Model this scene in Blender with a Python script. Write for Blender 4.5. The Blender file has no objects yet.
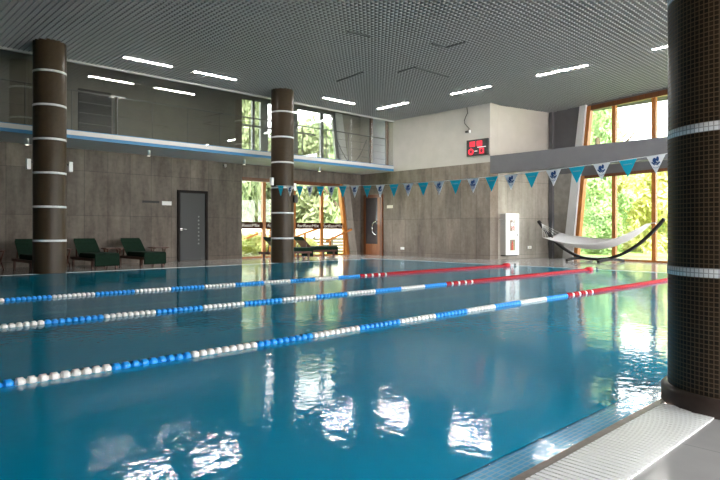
import bpy, math, random
from mathutils import Vector, Matrix
random.seed(7)
PI = math.pi
scn = bpy.context.scene
COL = scn.collection

# ------------------------------------------------------------------ helpers
class MB:
    """collects geometry; build() links it as ONE mesh object"""
    def __init__(s): s.v = []; s.f = []; s.m = []; s.sm = []
    def add(s, vs, fs, mi=0, smooth=False):
        b = len(s.v); s.v += [tuple(v) for v in vs]
        for f in fs: s.f.append([b+i for i in f]); s.m.append(mi); s.sm.append(smooth)
    def box(s, x0, x1, y0, y1, z0, z1, mi=0):
        vs = [(x0,y0,z0),(x1,y0,z0),(x1,y1,z0),(x0,y1,z0),(x0,y0,z1),(x1,y0,z1),(x1,y1,z1),(x0,y1,z1)]
        s.add(vs, [(3,2,1,0),(4,5,6,7),(0,1,5,4),(1,2,6,5),(2,3,7,6),(3,0,4,7)], mi)
    def prism(s, poly, vec, mi=0):
        """polygon (list of 3d points) extruded by vec"""
        n = len(poly); vec = Vector(vec)
        a = [Vector(p) for p in poly]; b = [p+vec for p in a]
        nrm = sum(((a[i]).cross(a[(i+1) % n]) for i in range(n)), Vector())
        if nrm.dot(vec) > 0: a.reverse(); b.reverse()
        fs = [tuple(range(n)), tuple(reversed(range(n, 2*n)))]
        for i in range(n):
            j = (i+1) % n; fs.append((i, i+n, j+n, j))
        s.add(a+b, fs, mi)
    def bar(s, p, q, w, h, mi=0, up=(0,0,1)):
        p = Vector(p); q = Vector(q); d = (q-p).normalized(); up = Vector(up)
        if abs(d.dot(up)) > .98: up = Vector((1,0,0))
        a = d.cross(up).normalized(); b = a.cross(d)
        poly = [p+a*w/2+b*h/2, p-a*w/2+b*h/2, p-a*w/2-b*h/2, p+a*w/2-b*h/2]
        s.prism(poly, q-p, mi)
    def tube(s, pts, r, n=8, mi=0, cap=True, smooth=True):
        pts = [Vector(p) for p in pts]; rs = r if isinstance(r, (list, tuple)) else [r]*len(pts)
        rings = []; up = None
        for i, p in enumerate(pts):
            d = (pts[min(i+1, len(pts)-1)] - pts[max(i-1, 0)]).normalized()
            if up is None:
                t = Vector((0,0,1)) if abs(d.z) < .9 else Vector((1,0,0))
                up = d.cross(t).normalized()
            up = (up - d*up.dot(d)).normalized(); w = d.cross(up)
            rings.append([p+(up*math.cos(k*2*PI/n)+w*math.sin(k*2*PI/n))*rs[i] for k in range(n)])
        vs = [v for r_ in rings for v in r_]; fs = []
        for i in range(len(pts)-1):
            for k in range(n):
                k2 = (k+1) % n; fs.append((i*n+k, i*n+k2, (i+1)*n+k2, (i+1)*n+k))
        s.add(vs, fs, mi, smooth)
        if cap:
            s.add(rings[0], [tuple(reversed(range(n)))], mi); s.add(rings[-1], [tuple(range(n))], mi)
    def lathe(s, prof, n=32, mi=0, smooth=True, org=(0,0,0)):
        """profile of (r, z)"""
        o = Vector(org); vs = []; fs = []
        for r, z in prof:
            for k in range(n): a = 2*PI*k/n; vs.append(o+Vector((r*math.cos(a), r*math.sin(a), z)))
        for i in range(len(prof)-1):
            for k in range(n):
                k2 = (k+1) % n; fs.append((i*n+k, i*n+k2, (i+1)*n+k2, (i+1)*n+k))
        s.add(vs, fs, mi, smooth)
        for i, rev in ((0, True), (len(prof)-1, False)):
            if prof[i][0] > 1e-4:
                ids = list(range(i*n, i*n+n)); pts = [vs[k] for k in ids]
                s.add(pts, [tuple(reversed(range(n))) if rev else tuple(range(n))], mi)
    def grid(s, fn, nu, nv, mi=0, smooth=True):
        vs = [fn(i/nu, j/nv) for i in range(nu+1) for j in range(nv+1)]; fs = []
        for i in range(nu):
            for j in range(nv):
                a = i*(nv+1)+j; fs.append((a, a+nv+1, a+nv+2, a+1))
        s.add(vs, fs, mi, smooth)
    def mesh(s, name, mats):
        me = bpy.data.meshes.new(name); me.from_pydata(s.v, [], s.f)
        for m in (mats if isinstance(mats, (list, tuple)) else [mats]): me.materials.append(m)
        me.polygons.foreach_set('material_index', s.m); me.polygons.foreach_set('use_smooth', s.sm)
        me.update(); return me
    def build(s, name, mats, parent=None, bevel=0):
        o = bpy.data.objects.new(name, s.mesh(name, mats)); COL.objects.link(o)
        if parent: o.parent = parent
        if bevel:
            b = o.modifiers.new('bevel', 'BEVEL'); b.width = bevel; b.segments = 2; b.limit_method = 'ANGLE'
        return o

def tag(o, label, cat, group=None, kind=None):
    o['label'] = label
    if cat: o['category'] = cat
    if group: o['group'] = group
    if kind: o['kind'] = kind
    return o
def thing(name, label, cat, loc=(0,0,0), rz=0, group=None):
    o = bpy.data.objects.new(name, None); COL.objects.link(o); o.empty_display_size = .1
    o.location = loc; o.rotation_euler = (0,0,rz)
    return tag(o, label, cat, group)
def struct(name, mb, mats, parent=None):
    o = mb.build(name, mats, parent)
    if parent is None: o['kind'] = 'structure'
    return o
def copy_tree(o, parent=None):
    c = o.copy(); COL.objects.link(c)
    if parent: c.parent = parent
    for ch in list(o.children): copy_tree(ch, c)
    return c
def dup(o, label, loc, rz=None, scale=None):
    c = copy_tree(o); c['label'] = label; c.location = loc
    if rz is not None: c.rotation_euler = (0,0,rz)
    if scale is not None: c.scale = scale
    return c

# ------------------------------------------------------------------ materials
def mat(name, col=(.5,.5,.5), rough=.5, metal=0, spec=.5, emit=None, es=0):
    m = bpy.data.materials.new(name); m.use_nodes = True
    b = m.node_tree.nodes['Principled BSDF']
    b.inputs['Base Color'].default_value = (*col, 1); b.inputs['Roughness'].default_value = rough
    b.inputs['Metallic'].default_value = metal; b.inputs['Specular IOR Level'].default_value = spec
    if emit: b.inputs['Emission Color'].default_value = (*emit, 1); b.inputs['Emission Strength'].default_value = es
    return m
class NT:
    def __init__(s, m): s.t = m.node_tree; s.n = s.t.nodes; s.b = s.n.get('Principled BSDF')
    def new(s, ty, **kw):
        n = s.n.new(ty)
        for k, v in kw.items():
            if k in n.inputs.keys(): n.inputs[k].default_value = v
            else: setattr(n, k, v)
        return n
    def link(s, a, b): s.t.links.new(a, b)
    def ramp(s, fac, stops):
        r = s.n.new('ShaderNodeValToRGB'); e = r.color_ramp.elements
        while len(e) < len(stops): e.new(.5)
        for i, (p, c) in enumerate(stops): e[i].position = p; e[i].color = (*c, 1)
        s.link(fac, r.inputs['Fac']); return r
    def mix(s, fac, a, b, mode='MIX'):
        n = s.n.new('ShaderNodeMix'); n.data_type = 'RGBA'; n.blend_type = mode
        for sock, v in ((n.inputs[0], fac), (n.inputs[6], a), (n.inputs[7], b)):
            if hasattr(v, 'is_output'): s.link(v, sock)
            elif isinstance(v, (int, float)): sock.default_value = v
            else: sock.default_value = (*v, 1)
        return n.outputs[2]
    def math(s, op, a, b=0):
        n = s.n.new('ShaderNodeMath'); n.operation = op
        for sock, v in ((n.inputs[0], a), (n.inputs[1], b)):
            if hasattr(v, 'is_output'): s.link(v, sock)
            else: sock.default_value = v
        return n.outputs[0]
    def obj(s): return s.n.new('ShaderNodeTexCoord').outputs['Object']
    def sep(s, v):
        n = s.n.new('ShaderNodeSeparateXYZ'); s.link(v, n.inputs[0]); return n.outputs
    def comb(s, x, y, z=0):
        n = s.n.new('ShaderNodeCombineXYZ')
        for i, v in enumerate((x, y, z)):
            if hasattr(v, 'is_output'): s.link(v, n.inputs[i])
            else: n.inputs[i].default_value = v
        return n.outputs[0]
    def brick(s, vec, w, h, mortar, off=0):
        n = s.n.new('ShaderNodeTexBrick'); n.offset = off; n.squash = 1
        n.inputs['Scale'].default_value = 1; n.inputs['Mortar Size'].default_value = mortar
        n.inputs['Mortar Smooth'].default_value = .2; n.inputs['Bias'].default_value = 0
        n.inputs['Brick Width'].default_value = w; n.inputs['Row Height'].default_value = h
        s.link(vec, n.inputs['Vector']); return n
    def noise(s, vec, scale, detail=3, rough=.5):
        n = s.n.new('ShaderNodeTexNoise'); n.inputs['Scale'].default_value = scale
        n.inputs['Detail'].default_value = detail; n.inputs['Roughness'].default_value = rough
        if vec is not None: s.link(vec, n.inputs['Vector'])
        return n.outputs['Fac']
    def bump(s, h, strength, dist=.01):
        n = s.n.new('ShaderNodeBump'); n.inputs['Strength'].default_value = strength; n.inputs['Distance'].default_value = dist
        s.link(h, n.inputs['Height']); s.link(n.outputs[0], s.b.inputs['Normal'])

def concrete(name, axis, c0=(.125,.098,.078), c1=(.27,.226,.188), x0=0.0):
    m = mat(name, rough=.65, spec=.3); t = NT(m); o = t.obj(); sx = t.sep(o)
    along = sx[axis]
    v = t.comb(t.math('ADD', along, x0), t.math('ADD', sx[2], 1.18))
    br = t.brick(v, .68, 1.32, .006)
    br.inputs['Color1'].default_value = (.86,.86,.86,1); br.inputs['Color2'].default_value = (1.1,1.08,1.06,1)
    br.inputs['Mortar'].default_value = (.45,.45,.45,1)
    vs = t.comb(t.math('MULTIPLY', along, 2.6), t.math('MULTIPLY', sx[2], .55), 3.0)
    n1 = t.noise(vs, 1.0, 5, .6); n2 = t.noise(o, 9, 4, .6)
    f = t.math('ADD', t.math('MULTIPLY', n1, .75), t.math('MULTIPLY', n2, .25))
    base = t.ramp(f, [(.34, c0), (.66, c1)]).outputs[0]
    t.link(t.mix(1.0, base, br.outputs['Color'], 'MULTIPLY'), t.b.inputs['Base Color'])
    t.bump(br.outputs['Fac'], -.4, .006)
    return m
def noisy(name, c0, c1, scale=6, rough=.5, spec=.4, bump=0):
    m = mat(name, rough=rough, spec=spec); t = NT(m); n = t.noise(t.obj(), scale, 4, .6)
    t.link(t.ramp(n, [(.3, c0), (.7, c1)]).outputs[0], t.b.inputs['Base Color'])
    if bump: t.bump(n, bump, .01)
    return m
def wood(name, c0, c1, rough=.4, sc=(9,9,1.2)):
    m = mat(name, rough=rough, spec=.4); t = NT(m); s_ = t.sep(t.obj())
    v = t.comb(t.math('MULTIPLY', s_[0], sc[0]), t.math('MULTIPLY', s_[1], sc[1]), t.math('MULTIPLY', s_[2], sc[2]))
    n = t.noise(v, 2.2, 5, .6)
    t.link(t.ramp(n, [(.3, c0), (.7, c1)]).outputs[0], t.b.inputs['Base Color']); return m
def tiles(name, col, grout, w, h, mortar, rough=.2, axes=(0,1), var=.12, spec=.5, scale_noise=1.2):
    m = mat(name, rough=rough, spec=spec); t = NT(m); o = t.obj(); s_ = t.sep(o)
    br = t.brick(t.comb(s_[axes[0]], s_[axes[1]]), w, h, mortar)
    br.inputs['Color1'].default_value = (*[c*(1-var) for c in col], 1)
    br.inputs['Color2'].default_value = (*[c*(1+var) for c in col], 1)
    br.inputs['Mortar'].default_value = (*grout, 1)
    n = t.noise(o, scale_noise, 4, .6); r = t.ramp(n, [(.25, (.82,.82,.82)), (.75, (1.1,1.1,1.1))]).outputs[0]
    t.link(t.mix(1.0, br.outputs['Color'], r, 'MULTIPLY'), t.b.inputs['Base Color'])
    t.bump(br.outputs['Fac'], -.25, .003); return m
def column_mosaic(name, c1, c2, grout, r=.36):
    m = mat(name, rough=.28, spec=.22); t = NT(m); s_ = t.sep(t.obj())
    u = t.math('MULTIPLY', t.math('ARCTAN2', s_[1], s_[0]), r)
    br = t.brick(t.comb(t.math('ADD', u, 5*.02570), t.math('ADD', s_[2], .0012)), 2*PI*r/88, .0257, .0028)
    br.inputs['Color1'].default_value = (*c1, 1); br.inputs['Color2'].default_value = (*c2, 1); br.inputs['Mortar'].default_value = (*grout, 1)
    t.link(br.outputs['Color'], t.b.inputs['Base Color'])
    rr = t.ramp(br.outputs['Fac'], [(0, (.32,.32,.32)), (1, (.75,.75,.75))]).outputs[0]; t.link(rr, t.b.inputs['Roughness'])
    t.bump(br.outputs['Fac'], -.5, .002); return m
def glass(name, tint=(.95,.97,.96), r0=.035):
    """thin clear pane: Schlick reflection over see-through glass"""
    m = bpy.data.materials.new(name); m.use_nodes = True; t = NT(m); t.n.remove(t.b)
    tr = t.new('ShaderNodeBsdfTransparent', Color=(*tint, 1)); gl = t.new('ShaderNodeBsdfGlossy', Roughness=0.0)
    lw = t.n.new('ShaderNodeLayerWeight'); lw.inputs[0].default_value = .5
    r = t.math('ADD', t.math('MULTIPLY', t.math('POWER', lw.outputs['Facing'], 5.0), 1-r0), r0)
    mx = t.n.new('ShaderNodeMixShader')
    t.link(r, mx.inputs[0]); t.link(tr.outputs[0], mx.inputs[1]); t.link(gl.outputs[0], mx.inputs[2])
    t.link(mx.outputs[0], t.n['Material Output'].inputs[0]); return m

M = {}
M['conc_x'] = concrete('concrete panels along the long wall', 0, (.092,.074,.060), (.215,.183,.155), x0=.04)
M['conc_y'] = concrete('concrete panels on the end wall', 1)
M['conc_dark'] = noisy('dark concrete', (.06,.055,.05), (.09,.08,.07), 3, .7, .3)
M['balc_shade'] = noisy('shaded balcony plaster', (.15,.135,.115), (.19,.17,.145), 2, .75, .3)  # balcony wall plaster, darkened for the shade on its left part
M['conc_light'] = concrete('light concrete panels', 0, (.25,.222,.19), (.42,.385,.34))
M['conc_plain'] = noisy('raw concrete', (.24,.22,.195), (.36,.335,.30), 3, .7, .3)
M['white'] = noisy('cream plaster', (.44,.40,.36), (.48,.44,.40), 2, .75, .3)
M['balc_daylit'] = noisy('beige plaster', (.34,.31,.265), (.40,.365,.31), 2, .75, .3)  # same wall, lighter colour for daylight right of the window
M['grey'] = noisy('grey paint', (.115,.108,.116), (.135,.128,.135), 2, .6, .35)
M['reveal'] = noisy('white reveal paint', (.62,.61,.60), (.68,.67,.66), 3, .6)
M['soffit'] = noisy('soffit plaster', (.42,.41,.40), (.47,.46,.45), 3, .7)
M['ceil'] = mat('grey metal grid', (.25,.247,.243), .45, 0, .5)
M['hatch'] = mat('dark hatch edge', (.07,.07,.07), .6)
M['void'] = mat('dark void', (.022,.022,.023), .9, 0, .1)
M['deck'] = tiles('grey stone tile', (.42,.395,.375), (.30,.29,.28), .6, .6, .004, .14, var=.05)
M['white_edge'] = tiles('white edge tile', (.78,.76,.73), (.6,.59,.57), .25, .25, .004, .2, var=.04)
M['blue_tile'] = tiles('light blue mosaic', (.16,.60,.92), (.40,.70,.86), .05, .0255, .003, .15, var=.06)
M['brown_strip'] = noisy('grey brown stone strip', (.20,.16,.13), (.30,.25,.21), 12, .35)
M['wood'] = wood('orange brown window timber', (.30,.095,.016), (.46,.165,.03), .35)
M['wood_dk'] = wood('dark window timber', (.10,.030,.010), (.17,.055,.016), .35)
M['wood_br'] = wood('brown door timber', (.20,.065,.02), (.30,.105,.035), .35)
M['wood_lounge'] = wood('lounger timber', (.06,.022,.014), (.10,.036,.02), .5)
M['green'] = noisy('dark green cushion', (.0025,.013,.007), (.0045,.022,.011), 20, .85, .2)
M['black'] = mat('black', (.012,.011,.011), .4)
M['dark_brown'] = mat('dark brown', (.014,.010,.009), .6, 0, .15)
M['stand'] = mat('near black stand', (.010,.008,.008), .55, 0, .2)
M['steel'] = mat('brushed steel', (.55,.55,.55), .3, .9)
M['rail'] = mat('dark rail steel', (.14,.135,.13), .4, .6)
M['chrome'] = mat('chrome', (.75,.75,.75), .15, 1)
M['whitep'] = mat('white plastic', (.90,.89,.87), .4)
M['fascia_w'] = mat('white fascia', (.50,.485,.47), .45)
M['fascia_b'] = mat('blue fascia', (.028,.16,.33), .45)
M['frost'] = mat('frosted dark glass', (.024,.025,.026), .4, 0, .35)
M['smoke'] = mat('dark door glass', (.055,.048,.052), .12, 0, .6)
M['frame_gr'] = mat('grey window profile', (.17,.17,.165), .45)
M['glass'] = glass('window glass')
M['glass_b'] = glass('balcony glass', (.90,.91,.90), .13)
M['mosaic'] = column_mosaic('dark brown mosaic', (.010,.006,.003), (.026,.015,.007), (.115,.078,.047))
M['mosaic_w'] = column_mosaic('white mosaic', (.78,.78,.78), (.88,.87,.87), (.4,.39,.38))
M['base_ring'] = noisy('brown plinth', (.045,.030,.024), (.075,.052,.042), 8, .35)
M['lamp'] = mat('lamp tube', (.9,.9,.9), .4, emit=(1,.97,.92), es=60)
M['downlight'] = mat('downlight lens', (.9,.9,.85), .4, emit=(1,.9,.75), es=1.5)
M['rope_w'] = mat('white float', (.80,.77,.72), .35)
M['rope_b'] = mat('blue float', (.012,.30,.80), .35)
M['rope_r'] = mat('red float', (.42,.004,.012), .5, 0, .2)
M['cable'] = mat('steel rope', (.4,.4,.4), .4, .6)
M['flag_w'] = mat('white flag cloth', (.78,.77,.79), .7, 0, .2)
M['flag_b'] = mat('turquoise flag cloth', (.012,.42,.58), .7, 0, .2)
M['flag_logo'] = mat('navy emblem', (.012,.06,.20), .7)
M['flag_tx'] = mat('tan print', (.20,.38,.40), .7)
M['cord'] = mat('white cord', (.70,.69,.67), .7)
M['fabric'] = noisy('white hammock cloth', (.60,.58,.58), (.68,.66,.66), 30, .9, .1)
M['sticker'] = mat('brown sticker film', (.045,.018,.010), .8, 0, .1)
M['letters'] = mat('cream lettering', (.92,.86,.76), .6)
M['red_led'] = mat('red display', (.45,.01,.02), .3, emit=(1,.02,.05), es=.55)
M['red_dark'] = mat('dark red digit', (.10,.003,.006), .4)
M['red'] = mat('red enamel', (.55,.03,.03), .35)
M['plaque'] = mat('dark plaque', (.03,.026,.024), .5)
M['cream'] = mat('cream plate', (.66,.62,.50), .5)
M['lawn'] = noisy('grass', (.16,.22,.05), (.30,.38,.10), 4, .9, .1)
M['bark'] = noisy('bark', (.06,.045,.03), (.14,.10,.07), 10, .9, .1)
M['paling'] = noisy('pale rendered garden wall', (.80,.72,.66), (.88,.80,.74), 2, .8)
M['slat'] = wood('weathered slats', (.10,.075,.05), (.20,.15,.10), .8, (1,9,9))
def leafmat(name, c0, c1):
    m = mat(name, rough=.7, spec=.15); t = NT(m)
    n = t.noise(t.obj(), 1.3, 3, .6); g = t.new('ShaderNodeObjectInfo').outputs['Random']
    r = t.ramp(t.math('ADD', t.math('MULTIPLY', n, .85), t.math('MULTIPLY', g, .15)), [(.32, c0), (.66, c1)]).outputs[0]
    t.link(r, t.b.inputs['Base Color'])
    tl = t.n.new('ShaderNodeBsdfTranslucent'); t.link(r, tl.inputs[0]); mx = t.n.new('ShaderNodeMixShader'); mx.inputs[0].default_value = .45
    t.link(t.b.outputs[0], mx.inputs[1]); t.link(tl.outputs[0], mx.inputs[2]); t.link(mx.outputs[0], t.n['Material Output'].inputs[0])
    return m
M['leaf_a'] = leafmat('yellow green leaves', (.40,.42,.11), (.85,.80,.42))
M['leaf_b'] = leafmat('fresh green leaves', (.16,.28,.10), (.50,.62,.30))
M['leaf_c'] = leafmat('sage leaves', (.15,.19,.09), (.38,.41,.23))

def water_mat(name='pool water surface', body=.72, tint=(.25,.88,.98)):
    m = bpy.data.materials.new(name); m.use_nodes = True; t = NT(m); t.n.remove(t.b)
    o = t.obj(); s_ = t.sep(o)
    n1 = t.noise(o, 1.1, 3, .5); n2 = t.noise(o, 13.0, 2, .5)
    h = t.math('ADD', t.math('MULTIPLY', n1, .8), t.math('MULTIPLY', n2, .28))
    bp = t.n.new('ShaderNodeBump'); bp.inputs['Strength'].default_value = 1.0; bp.inputs['Distance'].default_value = WAVE
    t.link(h, bp.inputs['Height'])
    lw = t.n.new('ShaderNodeLayerWeight'); lw.inputs[0].default_value = .5; t.link(bp.outputs[0], lw.inputs['Normal'])
    fr = t.math('ADD', t.math('MULTIPLY', t.math('POWER', lw.outputs['Facing'], 5.0), .98), .02)
    gl = t.new('ShaderNodeBsdfGlossy', Roughness=.045); t.link(bp.outputs[0], gl.inputs['Normal'])
    tr = t.new('ShaderNodeBsdfTransparent', Color=(*tint,1)); df = t.new('ShaderNodeBsdfDiffuse', Color=(.0,.46,.72,1))
    a = t.n.new('ShaderNodeMixShader'); a.inputs[0].default_value = body
    t.link(tr.outputs[0], a.inputs[1]); t.link(df.outputs[0], a.inputs[2])
    b = t.n.new('ShaderNodeMixShader'); t.link(fr, b.inputs[0]); t.link(a.outputs[0], b.inputs[1]); t.link(gl.outputs[0], b.inputs[2])
    t.link(b.outputs[0], t.n['Material Output'].inputs[0]); return m
WAVE = .0065
M['water'] = water_mat(); M['water_film'] = water_mat('thin water film', 0, (.95,.99,1))
M['basin'] = tiles('blue pool mosaic', (.004,.36,.62), (.02,.40,.64), .05, .05, .003, .4, var=.1)
M['basin_line'] = tiles('pale teal floor line', (.20,.62,.72), (.22,.64,.74), .05, .05, .003, .4, var=.1)

# ------------------------------------------------------------------ plan (metres; X along the lanes, Y across)
CE = 5.45                      # ceiling
YW = 18.2                      # long wall
XW = 17.4                      # end wall with the scoreboard
YB = 16.27                     # balcony edge
PX0, PX1, PY0, PY1 = -7.5, 14.95, 1.29, 15.0   # pool
ANG = -math.radians(12.85)
E1 = Vector((math.cos(ANG), math.sin(ANG), 0)); E2 = Vector((-math.sin(ANG), math.cos(ANG), 0))
P0 = Vector((17.9, 11.66, 0)); P1 = P0 + E1*2.655      # bay corner
ZB0, ZB1 = 3.02, 3.62          # beam

# floor: frame around the pool
f = MB()
def floorquad(x0, x1, y0, y1): f.add([(x0,y0,0),(x1,y0,0),(x1,y1,0),(x0,y1,0)], [(0,1,2,3)])
fx0, fx1, fy0, fy1 = -8.5, 22.5, -2.7, 18.45
f.add([(fx0,fy0,0),(fx1,fy0,0),(fx1,fy1,0),(fx0,fy1,0),(PX0,PY0-.33,0),(PX1+.12,PY0-.33,0),(PX1+.12,PY1+.1,0),(PX0,PY1+.1,0),
       (fx0,fy0,-.3),(fx1,fy0,-.3),(fx1,fy1,-.3),(fx0,fy1,-.3)],
      [(0,1,5,4),(1,2,6,5),(2,3,7,6),(3,0,4,7),(0,8,9,1),(1,9,10,2),(2,10,11,3),(3,11,8,0)])
struct('floor', f, M['deck'])
e = MB()
e.box(PX0, PX1+.12, PY1, PY1+.1, -.3, .002); e.box(PX1, PX1+.12, PY0-.04, PY1, -.3, .002)
struct('pool_coping', e, M['white_edge'])
# overflow lip on the near side
l = MB()
l.add([(PX0,PY0,-.008),(PX1,PY0,-.008),(PX1,PY0+.155,-.009),(PX0,PY0+.155,-.009),(PX0,PY0+.155,-.7),(PX1,PY0+.155,-.7)], [(0,1,2,3),(3,2,5,4)])
struct('pool_edge_tiles', l, M['blue_tile'])
l = MB(); l.box(PX0, PX1, PY0-.045, PY0, -.3, .0); struct('trim_1', l, M['brown_strip'])
# basin
b = MB(); DZ = -.62
b.add([(PX0,PY0+.15,DZ),(PX1,PY0+.15,DZ),(PX1,PY1,DZ),(PX0,PY1,DZ),(PX1,PY1,-.02),(PX0,PY1,-.02),(PX1,PY0+.15,-.02),(PX0,PY0+.15,-.02)],
      [(0,1,2,3),(3,2,4,5),(1,6,4,2),(0,3,5,7)])
for y, w in ((2.65,.5),(4.95,.34),(8.95,.36),(12.6,.36)):
    b.add([(PX0,y-w/2,DZ+.004),(PX1-.8,y-w/2,DZ+.004),(PX1-.8,y+w/2,DZ+.004),(PX0,y+w/2,DZ+.004)], [(0,1,2,3)], 1)
struct('pool_basin', b, [M['basin'], M['basin_line']])
w = MB(); yl = PY0+.155; w.add([(PX0,PY0,-.002),(PX1,PY0,-.002),(PX1,yl,-.002),(PX0,yl,-.002),(PX1,PY1,-.002),(PX0,PY1,-.002)], [(3,2,4,5),(0,1,2,3)])
w.m[-1] = 1
wo = w.build('pool_water', [M['water'], M['water_film']]); tag(wo, 'calm blue pool water with mirrored windows and lamps', 'water', kind='stuff')

# gratings: one corrugated strip each
def grating(x0, x1, label):
    g = MB(); y0, y1 = PY0-.335, PY0-.05; pitch = .036; n = int((x1-x0)/pitch); prof = []
    for i in range(n):
        x = x0+i*pitch
        prof += [(x,-.02),(x+.002,.008),(x+.0245,.008),(x+.0265,-.02)]
    vs = [(x,y,z) for x, z in prof for y in (y0, y1)]
    fs = [(2*i, 2*i+2, 2*i+3, 2*i+1) for i in range(len(prof)-1)]
    k = len(prof)
    vs += [(x,y,-.035) for x, z in prof for y in (y0, y1)]
    for i in range(k-1):
        fs += [(2*i, 2*k+2*i, 2*k+2*i+2, 2*i+2), (2*i+1, 2*i+3, 2*k+2*i+3, 2*k+2*i+1)]
    g.add(vs, fs); o = g.build('drain_grating', M['whitep']); return tag(o, label, 'grating', 'overflow gratings')
grating(-1.0, 3.62, 'white slatted overflow grating running up to the near column base')
grating(4.2, 14.9, 'white slatted overflow grating beyond the near column')

# ------------------------------------------------------------------ walls
WL0, WL1, WZ, WU0, WU1 = 11.49, 16.75, 2.95, 3.55, 5.86
def slantx(z): return 16.70 - (z/5.3)*.72         # leaning right edge of the left windows
w = MB(); T = .3
w.box(-8.5, WL0, YW, YW+T, 0, 3.5)
w.box(WL0, XW+.6, YW, YW+T, WZ, WU0)
w.prism([(slantx(0)+.03,YW,0),(XW+.6,YW,0),(XW+.6,YW,WZ),(slantx(WZ)+.03,YW,WZ)], (0,T,0))
struct('wall_left', w, M['conc_x'])
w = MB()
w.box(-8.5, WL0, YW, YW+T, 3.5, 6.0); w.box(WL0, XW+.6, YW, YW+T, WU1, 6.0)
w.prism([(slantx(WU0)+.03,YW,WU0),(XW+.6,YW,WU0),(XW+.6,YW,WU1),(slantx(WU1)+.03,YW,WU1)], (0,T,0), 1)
struct('wall_balcony', w, [M['balc_shade'], M['balc_daylit']])  # shade on the left and daylight on the right put into two colours
w = MB()    # leaning concrete reveal beside the left windows, floor to slab and slab to ceiling
for z0, z1 in ((0, WZ), (WU0, WU1)):
    w.prism([(slantx(z0)+.02,YW-.09,z0),(slantx(z0)+.42,YW-.09,z0),(slantx(z1)+.36,YW-.09,z1),(slantx(z1)+.02,YW-.09,z1)], (0,.085,0), 0 if z0 == 0 else 1)
struct('trim_2', w, [M['conc_light'], M['reveal']])  # sunlight on the upper reveal put in as a whiter colour
w = MB(); w.box(XW, XW+.5, 11.66, YW, 0, 3.41); struct('wall_end', w, M['conc_y'])
w = MB(); w.box(XW, XW+.5, 11.66, YW, 3.41, 6.0); struct('wall_end_upper', w, M['white'])
# alcove wall and bay wall
def bay(u, z, d=0.0): return P1 - E2*u + E1*d + Vector((0,0,z))
w = MB(); w.prism([P0, P1, P1+E2*.3, P0+E2*.3], (0,0,3.5)); struct('wall_alcove', w, M['conc_light'])
w = MB(); a, c = P0+Vector((0,0,3.5)), P1+Vector((0,0,3.5)); w.prism([a, c, c+E2*.3, a+E2*.3], (0,0,2.5)); struct('wall_alcove_upper', w, M['white'])
def bx(mb, u0, u1, z0, z1, d0=0.0, d1=.25, mi=0): mb.prism([bay(u0,z0,d0),bay(u1,z0,d0),bay(u1,z0,d1),bay(u0,z0,d1)], (0,0,z1-z0), mi)
def ul(z): return .66 + (z/5.3)*.74                # leaning left edge of the reveal
def uw(z): return 1.09 + (z/5.3)*.57               # leaning left edge of the window frame
UE = 9.6
w = MB(); w.prism([bay(-.3,0),bay(ul(0),0),bay(ul(3.1),3.1),bay(-.3,3.1)], E1*.25); struct('wall_bay', w, M['conc_plain'])
w = MB(); w.prism([bay(-.3,3.1),bay(ul(3.1),3.1),bay(ul(6),6),bay(-.3,6)], E1*.25)
bx(w, ul(3.1)+.02, UE, 2.96, 3.72); bx(w, 1.5, UE, 5.40, 6.0, 0)
bx(w, .06, .2, 0, CE, -.12, 0.0)
struct('wall_bay_upper', w, M['grey'])
w = MB(); w.prism([bay(ul(0),0,-.10),bay(uw(0),0,-.10),bay(uw(CE),CE,-.10),bay(ul(CE),CE,-.10)], E1*.30); struct('trim_3', w, M['reveal'])
w = MB(); w.box(XW, XW+.35, -2.5, 11.66, ZB0, ZB1); struct('beam', w, M['grey'])
# hidden sides that only shape the daylight
w = MB(); w.box(-8.75, -8.5, -2.7, YW+T, 0, 6); struct('wall_back', w, M['conc_dark'])
w = MB(); w.box(-8.5, .8, -2.7, -2.5, 0, 6); w.box(.8, 10, -2.7, -2.5, 2.6, 6); w.box(10, 18.5, -2.7, -2.5, 5.3, 6)
for x, zt_ in ((4.0,2.6),(7.0,2.6),(10.0,5.3),(12.8,5.3),(15.6,5.3)): w.box(x-.06, x+.06, -2.7, -2.5, 0, zt_)
struct('wall_near', w, M['conc_dark'])
e_ = P1 - E2*UE
w = MB(); w.box(e_.x, e_.x+.3, -2.7, e_.y, 0, 6); struct('wall_far_corner', w, M['grey'])
w = MB(); w.box(-8.8, 24, -2.9, YW+.6, 6.0, 6.25); struct('roof', w, M['void'])

# ceiling grid (open lattice) under the dark void
g = MB(); p = .115; th = .011; z0, z1 = CE, CE+.055
xa, xb, ya, yb = -2.0, 21.4, -2.48, YB-.05
x = xa
while x < xb:
    y1_ = yb if x < XW-.02 else 11.6
    if x > P0.x: y1_ = P0.y - (x-P0.x)*.228 - .03
    y0_ = ya
    g.box(x-th/2, x+th/2, y0_, y1_, z0, z1); x += p
y = ya
while y < yb:
    if y > 11.66: x1_ = XW-.02
    else:
        x1_ = min(21.4, P1.x - (P1.y-y)*.228 - .03) if y < P1.y else P0.x + (P0.y-y)/.228 - .1
    g.box(xa, x1_, y-th/2, y+th/2, z0+.002, z1-.002); y += p
struct('ceiling', g, M['ceil'])
# dark displaced hatch frames in the lattice
def hatch(pts, label):
    m = MB()
    for a, c in zip(pts[:-1], pts[1:]): m.bar((*a, CE-.012), (*c, CE+.01), .045, .03)
    tag(m.build('ceiling_hatch', M['hatch']), label, 'hatch', 'ceiling hatch frames')
HATCH = []

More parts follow.
